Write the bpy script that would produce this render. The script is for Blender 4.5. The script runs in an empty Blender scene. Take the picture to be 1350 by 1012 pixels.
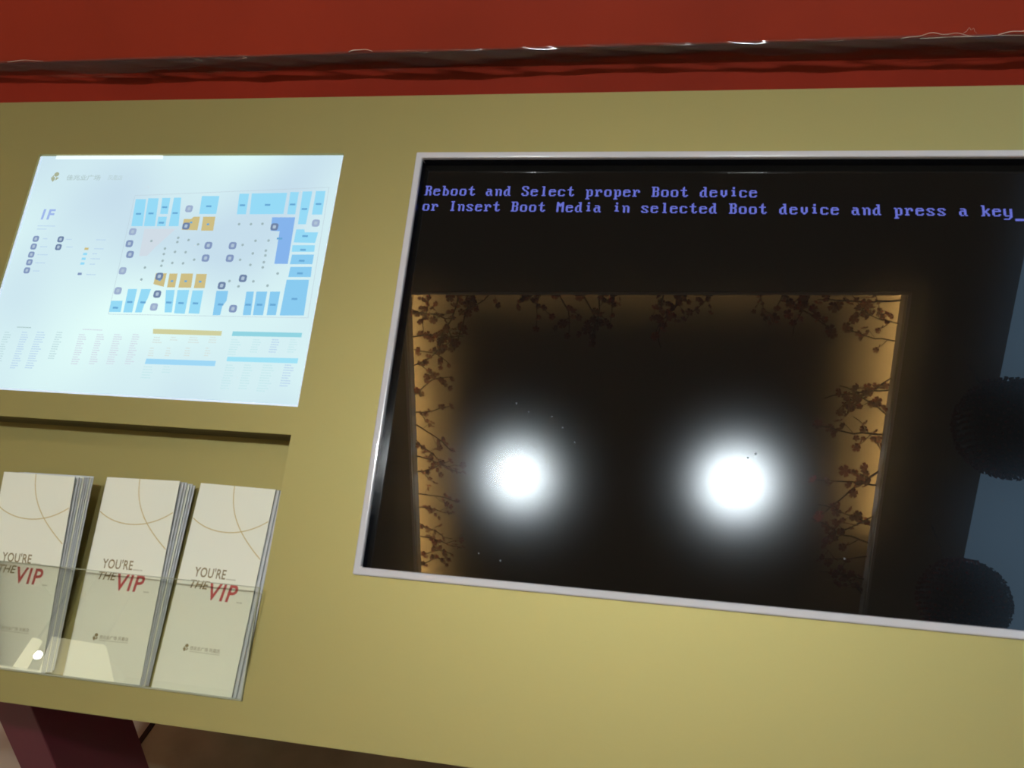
import bpy, bmesh, math, random
from mathutils import Vector, Matrix
random.seed(7)
S = bpy.context.scene
# ------------------------------------------------------------------ camera, world, exposure
CAMM = [[0.98245631, 0.04913401, -0.17990399], [0.18316129, -0.43574364, 0.88123744], [-0.03509329, -0.89872873, -0.43709854]]
cam_d = bpy.data.cameras.new('camera')
cam = bpy.data.objects.new('camera', cam_d); S.collection.objects.link(cam)
m = Matrix.Identity(4)
for i in range(3):
    m[i][0] = CAMM[i][0]; m[i][1] = -CAMM[i][1]; m[i][2] = -CAMM[i][2]
m.translation = Vector((0.1619136, -0.7931137, 1.4433887))
cam.matrix_world = m
cam_d.sensor_width = 36; cam_d.lens = 27.788; cam_d.clip_start = .02
cam_d.dof.use_dof = True; cam_d.dof.focus_distance = 1.7; cam_d.dof.aperture_fstop = 9.0
S.camera = cam
w = bpy.data.worlds.new('world'); S.world = w; w.use_nodes = True
w.node_tree.nodes['Background'].inputs[0].default_value = (1, .93, .8, 1)
w.node_tree.nodes['Background'].inputs[1].default_value = .1
S.view_settings.view_transform = 'Standard'; S.view_settings.look = 'None'
S.view_settings.exposure = 0.0; S.view_settings.gamma = 1; S.view_settings.use_curve_mapping = False
LAMP = 1000.0          # radiance of the two cool downlights over the console
COVE = 185.0
SKYL = 1.5
HALL_FILL = 70.0  # strength of the added hall downlights

# ------------------------------------------------------------------ helpers
def lin(r, g, b):
    f = lambda c: ((c/255+.055)/1.055)**2.4 if c > 10 else c/255/12.92
    return (f(r), f(g), f(b), 1)
MATS = {}
def mat(name, color, rough=.5, metal=0, spec=.5, emis=None, estr=0, coat=0, bump=0, bscale=50, var=0, vscale=4, stretch=(1, 1, 1)):
    if name in MATS: return MATS[name]
    M = bpy.data.materials.new(name); M.use_nodes = True; nt = M.node_tree; P = nt.nodes['Principled BSDF']
    P.inputs['Base Color'].default_value = color; P.inputs['Roughness'].default_value = rough
    P.inputs['Metallic'].default_value = metal; P.inputs['Specular IOR Level'].default_value = spec
    P.inputs['Coat Weight'].default_value = coat
    if emis: P.inputs['Emission Color'].default_value = emis; P.inputs['Emission Strength'].default_value = estr
    if bump or var:
        tc = nt.nodes.new('ShaderNodeTexCoord'); mp = nt.nodes.new('ShaderNodeMapping'); mp.inputs['Scale'].default_value = stretch
        nt.links.new(tc.outputs['Object'], mp.inputs[0])
    if bump:
        n = nt.nodes.new('ShaderNodeTexNoise'); n.inputs['Scale'].default_value = bscale; n.inputs['Detail'].default_value = 3
        b = nt.nodes.new('ShaderNodeBump'); b.inputs['Strength'].default_value = bump; b.inputs['Distance'].default_value = .002
        nt.links.new(mp.outputs[0], n.inputs['Vector']); nt.links.new(n.outputs[0], b.inputs['Height']); nt.links.new(b.outputs[0], P.inputs['Normal'])
    if var:
        n = nt.nodes.new('ShaderNodeTexNoise'); n.inputs['Scale'].default_value = vscale; n.inputs['Detail'].default_value = 4
        nt.links.new(mp.outputs[0], n.inputs['Vector'])
        r = nt.nodes.new('ShaderNodeMapRange'); r.inputs['From Min'].default_value = .3; r.inputs['From Max'].default_value = .7
        r.inputs['To Min'].default_value = 1-var; r.inputs['To Max'].default_value = 1+var
        nt.links.new(n.outputs[0], r.inputs[0])
        mx = nt.nodes.new('ShaderNodeVectorMath'); mx.operation = 'SCALE'; mx.inputs[0].default_value = color[:3]
        nt.links.new(r.outputs[0], mx.inputs['Scale']); nt.links.new(mx.outputs[0], P.inputs['Base Color'])
    MATS[name] = M; return M
def emit(name, color, strength):
    if name in MATS: return MATS[name]
    M = bpy.data.materials.new(name); M.use_nodes = True; nt = M.node_tree; nt.nodes.clear()
    e = nt.nodes.new('ShaderNodeEmission'); e.inputs[0].default_value = color; e.inputs[1].default_value = strength
    o = nt.nodes.new('ShaderNodeOutputMaterial'); nt.links.new(e.outputs[0], o.inputs[0]); MATS[name] = M; return M
def see_through(name, tint, gloss=1.0, rough=0.0, veil=None, vf=0):
    """clear sheet: tinted transparency with a fresnel mirror on top, and optionally a thin diffuse veil"""
    M = bpy.data.materials.new(name); M.use_nodes = True; nt = M.node_tree; nt.nodes.clear()
    t = nt.nodes.new('ShaderNodeBsdfTransparent'); t.inputs[0].default_value = tint
    g = nt.nodes.new('ShaderNodeBsdfGlossy'); g.inputs['Roughness'].default_value = rough
    fr = nt.nodes.new('ShaderNodeFresnel'); fr.inputs[0].default_value = 1.49
    mm = nt.nodes.new('ShaderNodeMath'); mm.operation = 'MULTIPLY'; mm.inputs[1].default_value = gloss
    mx = nt.nodes.new('ShaderNodeMixShader'); o = nt.nodes.new('ShaderNodeOutputMaterial')
    nt.links.new(fr.outputs[0], mm.inputs[0]); nt.links.new(mm.outputs[0], mx.inputs[0]); last = t
    if veil:
        d = nt.nodes.new('ShaderNodeBsdfDiffuse'); d.inputs[0].default_value = veil
        m2 = nt.nodes.new('ShaderNodeMixShader'); m2.inputs[0].default_value = vf
        nt.links.new(t.outputs[0], m2.inputs[1]); nt.links.new(d.outputs[0], m2.inputs[2]); last = m2
    nt.links.new(last.outputs[0], mx.inputs[1]); nt.links.new(g.outputs[0], mx.inputs[2]); nt.links.new(mx.outputs[0], o.inputs[0])
    MATS[name] = M; return M
def link_mesh(name, me, ma, parent=None):
    o = bpy.data.objects.new(name, me); S.collection.objects.link(o)
    if ma: me.materials.append(ma)
    if parent: o.parent = parent
    return o
def obj(name, bm, ma, parent=None, smooth=False, bevel=0, loc=None):
    """mesh given in world coordinates; stored relative to its parent's (or its own) base point"""
    base = Vector(loc) if loc else (parent_base(parent) if parent else Vector((0, 0, 0)))
    bmesh.ops.translate(bm, verts=bm.verts, vec=-base)
    bmesh.ops.recalc_face_normals(bm, faces=bm.faces)
    me = bpy.data.meshes.new(name); bm.to_mesh(me); bm.free()
    if smooth:
        for p in me.polygons: p.use_smooth = True
    o = link_mesh(name, me, ma, parent)
    if loc and not parent: o.location = base
    if bevel:
        b = o.modifiers.new('bevel', 'BEVEL'); b.width = bevel; b.segments = 3; b.limit_method = 'ANGLE'
    return o
def parent_base(p):
    v = Vector((0, 0, 0))
    while p: v += p.location; p = p.parent
    return v
def tag(o, label, cat, group=None, kind=None):
    if label: o['label'] = label
    if cat: o['category'] = cat
    if group: o['group'] = group
    if kind: o['kind'] = kind
    return o
def thing(name, label, cat, loc=(0, 0, 0), group=None):
    o = bpy.data.objects.new(name, None); S.collection.objects.link(o); o.location = loc; o.empty_display_size = .05
    return tag(o, label, cat, group)
def box(bm, lo, hi, M=None):
    vs = [bm.verts.new(Vector((x, y, z)) if M is None else M @ Vector((x, y, z))) for x in (lo[0], hi[0]) for y in (lo[1], hi[1]) for z in (lo[2], hi[2])]
    for f in ((0, 1, 3, 2), (4, 6, 7, 5), (0, 4, 5, 1), (2, 3, 7, 6), (0, 2, 6, 4), (1, 5, 7, 3)): bm.faces.new([vs[i] for i in f])
def prism(bm, pts, ext):
    """pts: list of Vectors of one face; ext: extrusion vector"""
    a = [bm.verts.new(p) for p in pts]; b = [bm.verts.new(Vector(p)+Vector(ext)) for p in pts]; n = len(pts)
    bm.faces.new(a); bm.faces.new(b[::-1])
    for i in range(n): bm.faces.new((a[i], a[(i+1) % n], b[(i+1) % n], b[i]))
def disc(bm, c, r, n, axis_u, axis_v, ext=None):
    pts = [Vector(c)+Vector(axis_u)*r*math.cos(2*math.pi*i/n)+Vector(axis_v)*r*math.sin(2*math.pi*i/n) for i in range(n)]
    if ext is None: bm.faces.new([bm.verts.new(p) for p in pts])
    else: prism(bm, pts, ext)
def tube(bm, pts, r, n=6, r1=None):
    pts = [Vector(p) for p in pts]; rings = []
    for i, p in enumerate(pts):
        t = (pts[min(i+1, len(pts)-1)]-pts[max(i-1, 0)]).normalized(); u = t.orthogonal().normalized(); v = t.cross(u)
        rr = r if r1 is None else r+(r1-r)*i/(len(pts)-1)
        rings.append([bm.verts.new(p+u*rr*math.cos(2*math.pi*k/n)+v*rr*math.sin(2*math.pi*k/n)) for k in range(n)])
    for a, b in zip(rings, rings[1:]):
        for k in range(n): bm.faces.new((a[k], a[(k+1) % n], b[(k+1) % n], b[k]))
    bm.faces.new(rings[0][::-1]); bm.faces.new(rings[-1])
def new(): return bmesh.new()

# frame of the sloping face: u to the right, v down the slope, d into the console
TA = 0.7497049
O = Vector((0, 0, 1.05)); U = Vector((1, 0, 0)); V = Vector((0, -math.sin(TA), -math.cos(TA))); N = Vector((0, math.cos(TA), -math.sin(TA)))
def F(u, v, d=0): return O+U*u+V*v+N*d
def slab(bm, u0, v0, u1, v1, d0, d1): prism(bm, [F(u0, v0, d0), F(u1, v0, d0), F(u1, v1, d0), F(u0, v1, d0)], N*(d1-d0))

# ------------------------------------------------------------------ colours
GOLD = mat('satin_gold', (.40, .345, .13, 1), rough=.53, metal=.66, bump=.03, bscale=260, stretch=(1, 1, 1))
RED = mat('red_board', (.36, .035, .014, 1), rough=.5, var=.10, vscale=3, spec=.25)
RED2 = mat('red_board_low', (.34, .028, .012, 1), rough=.5, var=.14, vscale=3, spec=.25)
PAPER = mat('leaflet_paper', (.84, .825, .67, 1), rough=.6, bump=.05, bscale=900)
EDGE = mat('leaflet_edge_shade', (.55, .56, .55, 1), rough=.6)  # shadow on the card sides, put into a greyer paper colour
WHITE = mat('white_bezel', (.62, .60, .62, 1), rough=.22, coat=.4)
BLACKW = mat('black_gloss', (.002, .004, .012, 1), rough=.22)
MAROON = mat('maroon_laminate', (.115, .010, .028, 1), rough=.35)
CEIL = mat('grey_ceiling_paint', (.40, .37, .30, 1), rough=.9, var=.05)
CEILD = mat('recess_ceiling_paint', (.42, .36, .28, 1), rough=.9)
BEIGE = mat('beige_floor_tile', (.50, .40, .30, 1), rough=.35, var=.12, vscale=5)
BROWN = mat('brown_floor_mat', (.46, .37, .24, 1), rough=.7, var=.15, vscale=9)
DARK = mat('dark_strip', (.02, .014, .01, 1), rough=.5)
WALL = mat('beige_wall_paint', (.52, .46, .36, 1), rough=.8, var=.05)

# ------------------------------------------------------------------ setting
def struct(name, bm, ma, **k):
    o = obj(name, bm, ma, **k); o['kind'] = 'structure'; return o
X0, X1, Y0, Y1, ZC = -4.6, 4.6, -6.2, 1.6, 3.2
b = new(); box(b, (X0, Y0, -.1), (X1, Y1, -.006)); floor = struct('floor', b, mat('floor_grout', (.10, .08, .06, 1), rough=.8))
# big floor tiles, joints left open
me = None
T = .8
nx0, nx1 = -5, 7
for i in range(nx0, nx1):
    for j in range(-8, 3):
        x0, x1 = max(X0, -.907+i*T+.002), min(X1, -.907+(i+1)*T-.002); y0, y1 = max(Y0, j*T+.002), min(Y1, (j+1)*T-.002)
        if x1-x0 < .05 or y1-y0 < .05: continue
        b = new(); box(b, (x0, y0, -.006), (x1, y1, 0)); obj('tile', b, BEIGE, floor)
for nm, lo, hi in (('wall_back', (X0, Y1, 0), (X1, Y1+.1, ZC)), ('wall_front', (X0, Y0-.1, 0), (X1, Y0, ZC)), ('wall_left', (X0-.1, Y0, 0), (X0, Y1, ZC)), ('wall_right', (X1, Y0, 0), (X1+.1, Y1, ZC))):
    b = new(); box(b, lo, hi); struct(nm, b, WALL)
# ceiling with the warm-lit recess and the skylight opening
RC = [(-.899, -.845), (1.067, -.785), (1.237, -3.25), (-1.095, -3.25)]          # opening of the recess
SK = [(1.345, .35), (3.0, .35), (3.0, -3.25), (1.625, -3.25)]
b = new(); zc0, zc1 = ZC, ZC+.03
def cpoly(pts): prism(b, [Vector((x, y, zc0)) for x, y in pts], (0, 0, zc1-zc0))
cpoly([(X0, -3.25), (X0, Y1), RC[0][0:1]+(Y1,), RC[0], RC[3]])
cpoly([RC[0], (RC[0][0], Y1), (RC[1][0], Y1), RC[1]])
cpoly([RC[1], (RC[1][0], Y1), (1.345, Y1), SK[0], SK[3], RC[2]])
cpoly([SK[0], (1.345, Y1), (3.0, Y1), SK[1]])
cpoly([SK[1], (3.0, Y1), (X1, Y1), (X1, -3.25), SK[2]])
cpoly([(X0, Y0), (X0, -3.25), (X1, -3.25), (X1, Y0)])
ceil = struct('ceiling', b, CEIL)
# upstand round the recess, trough, and upper ceiling
def offs(pts, e):
    (ax, ay), (bx, by), (cx, cy), (dx, dy) = pts
    return [(ax-e, ay+e), (bx+e, by+e), (cx+e, cy-e), (dx-e, dy-e)]
b = new(); R2 = offs(RC, .012)
for i in range(4):
    j = (i+1) % 4
    prism(b, [Vector((*RC[i], ZC-.004)), Vector((*RC[j], ZC-.004)), Vector((*R2[j], ZC-.004)), Vector((*R2[i], ZC-.004))], (0, 0, .095))
struct('trim_1', b, mat('pale_recess_trim', (.80, .80, .78, 1), rough=.6))
R3 = offs(RC, .30); R4 = offs(RC, .32)
b = new()
prism(b, [Vector((x, y, ZC+.165)) for x, y in R4], (0, 0, .03))
for i in range(4):
    j = (i+1) % 4
    prism(b, [Vector((*R3[i], ZC+.03)), Vector((*R3[j], ZC+.03)), Vector((*R4[j], ZC+.03)), Vector((*R4[i], ZC+.03))], (0, 0, .14))
obj('upper_ceiling_panel', b, CEILD, ceil)
# LED strips lying in the trough behind the upstand
LED = emit('warm_led', (1, .66, .25, 1), COVE)
R5 = offs(RC, .07); R6 = offs(RC, .085)
for i, (nm, sc_) in enumerate((('near', .36), ('right', 1), ('far', .25), ('left', 1.0))):
    j = (i+1) % 4
    q5, q6 = (R5[j], R6[j]) if nm != 'right' else [tuple(a+(c-a)*.50 for a, c in zip(P[i], P[j])) for P in (R5, R6)]
    b = new(); prism(b, [Vector((*R5[i], ZC+.06)), Vector((*q5, ZC+.06)), Vector((*q6, ZC+.06)), Vector((*R6[i], ZC+.06))], (0, 0, .012))
    o = obj('light_strip', b, emit('warm_led_'+nm, (1, .66, .25, 1), COVE*sc_), None, loc=(*R5[i], ZC+.06))
    tag(o, 'warm light strip lying behind the %s edge of the ceiling recess' % {'near': 'console side', 'right': 'right hand', 'far': 'far', 'left': 'left hand'}[nm], 'light strip', 'warm light strips in the ceiling recess')
# skylight: frosted pane above a short shaft
b = new(); SK2 = [(x, y) for x, y in SK]
prism(b, [Vector((x, y, ZC+.5)) for x, y in SK2], (0, 0, .02))
sky = struct('window_1', b, emit('frosted_daylight', (.42, .70, 1.0, 1), SKYL))
b = new(); SKo = [(1.30, .39), (3.04, .39), (3.04, -3.29), (1.585, -3.29)]
for i in range(4):
    j = (i+1) % 4
    prism(b, [Vector((*SK[i], ZC+.03)), Vector((*SK[j], ZC+.03)), Vector((*SKo[j], ZC+.03)), Vector((*SKo[i], ZC+.03))], (0, 0, .49))
struct('trim_2', b, mat('shaft_paint', (.30, .36, .40, 1), rough=.8))
# brown mat under the kiosk, with a dark border strip
b = new(); box(b, (-.905, -1.3, 0), (2.2, .49, .012))
tag(obj('floor_mat', b, BROWN, loc=(.6, -.4, 0)), 'brown floor covering spread under the console', 'mat')
b = new(); box(b, (-.917, -1.3, 0), (-.905, .49, .014))
tag(obj('edging_strip', b, DARK, loc=(-.911, -.4, 0)), 'narrow dark strip along the left edge of the brown floor covering', 'strip')

# ------------------------------------------------------------------ red backdrop with plastic film
t = thing('red_partition', 'red boarded partition standing behind the gold console', 'partition', (0, .52, 0))
b = new(); box(b, (-2.4, .50, 1.3735), (2.4, .56, 2.6)); obj('upper_board', b, RED, t, bevel=.003)
b = new(); prism(b, [Vector((-2.4, .518, 0)), Vector((2.4, .548, 0)), Vector((2.4, .60, 0)), Vector((-2.4, .60, 0))], (0, 0, 1.46))
obj('lower_board', b, RED2, t)
b = new()                                                            # film hanging out under the upper board, crumpled
nx, nz = 300, 7
rnd = random.Random(3)
ph = [rnd.uniform(0, 6.28) for _ in range(8)]
def filmx(x):
    return .5+.5*math.sin(3.1*x+ph[0])*math.sin(7.7*x+ph[1])
grid = []
for i in range(nx+1):
    x = -2.2+4.4*i/nx; row = []
    hgt = .025+.009*filmx(x)
    for k in range(nz+1):
        q = k/nz
        y = .499-.004*math.sin(math.pi*q)+.020*q*q + .0022*math.sin(23*x+9*q+ph[2])*q+.0012*math.sin(61*x-14*q+ph[3])+.0018*math.sin(11*x+22*q+ph[4])*q
        z = 1.378-hgt*q + .0008*math.sin(17*x+ph[5])
        row.append(b.verts.new((x, y-.0012, z)))
    grid.append(row)
for i in range(nx):
    for k in range(nz): b.faces.new((grid[i][k], grid[i+1][k], grid[i+1][k+1], grid[i][k+1]))
FILM = see_through('clear_film', (.88, .86, .84, 1), gloss=1.1, rough=.13, veil=(.50, .42, .38, 1), vf=.07)
obj('plastic_film', b, FILM, t, smooth=True)
b = new()                                                            # curled raw edges of the film, plus a glint put in as a pale tube
LT = mat('film_edge_glint', (.75, .62, .52, 1), rough=.2, coat=1)
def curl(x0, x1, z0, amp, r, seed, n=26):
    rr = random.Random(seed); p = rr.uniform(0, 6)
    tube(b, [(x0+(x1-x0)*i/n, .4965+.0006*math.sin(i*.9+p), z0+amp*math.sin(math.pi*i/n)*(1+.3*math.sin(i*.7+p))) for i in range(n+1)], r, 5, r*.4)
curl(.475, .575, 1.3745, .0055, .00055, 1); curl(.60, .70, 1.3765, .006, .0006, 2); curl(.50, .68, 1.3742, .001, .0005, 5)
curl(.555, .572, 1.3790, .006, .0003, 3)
curl(-.345, -.305, 1.3775, .0035, .0010, 4, 10)  # stands for a small highlight on the film
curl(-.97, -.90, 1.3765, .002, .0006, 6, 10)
obj('film_edge_glint', b, LT, t, smooth=True)

# ------------------------------------------------------------------ console
con = thing('information_console', 'sloping gold mall directory console on maroon legs', 'console')
UL, UR, VT, VB = -.835, .865, -.3884, .4004
ML, MR, MT, MB = -.7072, -.2535, -.3019, .0413
TL_, TR_, TT, TB = -.7600, -.2553, .0752, .3676
SLo, SRo, STo, SBo = -.1538, .7700, -.3011, .2260
def plate_cells():
    us = sorted({UL, UR, ML, MR, TL_, TR_, SLo, SRo}); vs = sorted({VT, VB, MT, MB, TT, TB, STo, SBo})
    hole = [(ML, MT, MR, MB), (TL_, TT, TR_, TB), (SLo+.004, STo+.004, SRo-.004, SBo-.004)]
    us = sorted({UL, UR, ML, MR, TL_, TR_, SLo+.004, SRo-.004}); vs = sorted({VT, VB, MT, MB, TT, TB, STo+.004, SBo-.004})
    return us, vs, hole
b = new(); us, vs, holes = plate_cells(); th = .016; front = {}; back = {}
for i, u in enumerate(us):
    for j, v in enumerate(vs): front[i, j] = b.verts.new(F(u, v)); back[i, j] = b.verts.new(F(u, v, th))
def solid(i, j):
    if i < 0 or j < 0 or i >= len(us)-1 or j >= len(vs)-1: return False
    cu, cv = (us[i]+us[i+1])/2, (vs[j]+vs[j+1])/2
    return not any(h[0] < cu < h[2] and h[1] < cv < h[3] for h in holes)
for i in range(len(us)-1):
    for j in range(len(vs)-1):
        if not solid(i, j): continue
        b.faces.new((front[i, j], front[i+1, j], front[i+1, j+1], front[i, j+1])); b.faces.new((back[i, j], back[i, j+1], back[i+1, j+1], back[i+1, j]))
        for (di, dj, p, q) in ((-1, 0, (i, j), (i, j+1)), (1, 0, (i+1, j), (i+1, j+1)), (0, -1, (i, j), (i+1, j)), (0, 1, (i, j+1), (i+1, j+1))):
            if not solid(i+di, j+dj): b.faces.new((front[p], front[q], back[q], back[p]))
for v in [x for x in b.verts if not x.link_faces]: b.verts.remove(v)
obj('face_plate', b, GOLD, con)
# body: wedge behind the plate
e0, e1 = F(0, VT, th), F(0, VB, th)
b = new(); ZB = 1.285; prof = [(e1.y, e1.z), (e0.y, e0.z), (.42, ZB), (.42, e1.z)]
for xa, xb in ((UL, UL+.02), (UR-.02, UR)):
    b = new(); prism(b, [Vector((xa, y, z)) for y, z in prof], (xb-xa, 0, 0)); obj('side_panel', b, GOLD, con)
b = new(); box(b, (UL+.02, e1.y+.004, e1.z), (UR-.02, .42, e1.z+.012)); obj('underside_panel', b, mat('console_inner', (.05, .035, .02, 1), rough=.7), con)
b = new(); prism(b, [Vector((UL+.02, y, z)) for y, z in ((e0.y, e0.z), (.42, ZB), (.42, ZB-.012), (e0.y, e0.z-.012))], (UR-UL-.04, 0, 0)); obj('top_panel', b, GOLD, con)
b = new(); box(b, (UL+.02, .408, e1.z+.012), (UR-.02, .42, ZB-.012)); obj('back_panel', b, MATS['console_inner'], con)
# tray pocket: sloping back sheet and four walls
dT, dB = .037, .012
b = new(); prism(b, [F(TL_, TT, dT), F(TR_, TT, dT), F(TR_, TB, dB), F(TL_, TB, dB)], N*.004)
obj('pocket_back', b, GOLD, con)
POCKET_SHADE = mat('pocket_edge_shade', (.10, .075, .03, 1), rough=.6)  # shade inside the pocket, put into the wall colour as dark brown
for bx_, ma_ in (((TL_, TT-.003, TR_, TT), POCKET_SHADE), ((TL_, TB, TR_, TB+.003), POCKET_SHADE), ((TR_, TT, TR_+.003, TB), GOLD), ((TL_-.003, TT, TL_, TB), GOLD)):
    b = new(); slab(b, *bx_, .004, dT+.004); obj('pocket_wall', b, ma_, con)
# acrylic guard
ACR = see_through('clear_acrylic', (.972, .976, .952, 1), gloss=.9)
AD, AB, AT = -.0150, TB-.0006, .2499                              # the guard flares outward towards its free top edge
def Q(u, f, dd=0): return F(u, AB+(AT-AB)*f, -.0008+(AD+.0008)*f+dd)
def ur(f): return TR_-.0012+.0045*f
b = new(); prism(b, [Q(TL_+.001, 1), Q(ur(1), 1), Q(ur(0), 0), Q(TL_+.001, 0)], N*.0020); obj('acrylic_guard', b, ACR, con)
for c4 in ([Q(TL_+.001, 1.004), Q(ur(1), 1.004), Q(ur(1), .996), Q(TL_+.001, .996)], [Q(ur(.996)-.0012, .996), Q(ur(.996), .996), Q(ur(0), 0), Q(ur(0)-.0012, 0)], [Q(TL_+.001, .012), Q(ur(0)-.0014, .012), Q(ur(0)-.0014, 0), Q(TL_+.001, 0)]):
    b = new(); prism(b, [p-N*.0002 for p in c4], N*.0024); obj('guard_rim', b, mat('acrylic_rim', (.40, .40, .28, 1), rough=.6, spec=.2), con)
# legs
for x0 in (-.767, .735):
    b = new(); box(b, (x0, -.12, 0), (x0+.0665, .0394, e1.z)); o = obj('leg', b, MAROON, con, bevel=.0015)
b = new(); box(b, (-.7005, .36, .05), (.735, .38, .30)); obj('stretcher', b, MAROON, con)
for x0 in (-.767, .735):
    b = new(); box(b, (x0, .30, 0), (x0+.0665, .40, e1.z)); obj('leg', b, MAROON, con, bevel=.0015)

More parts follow.
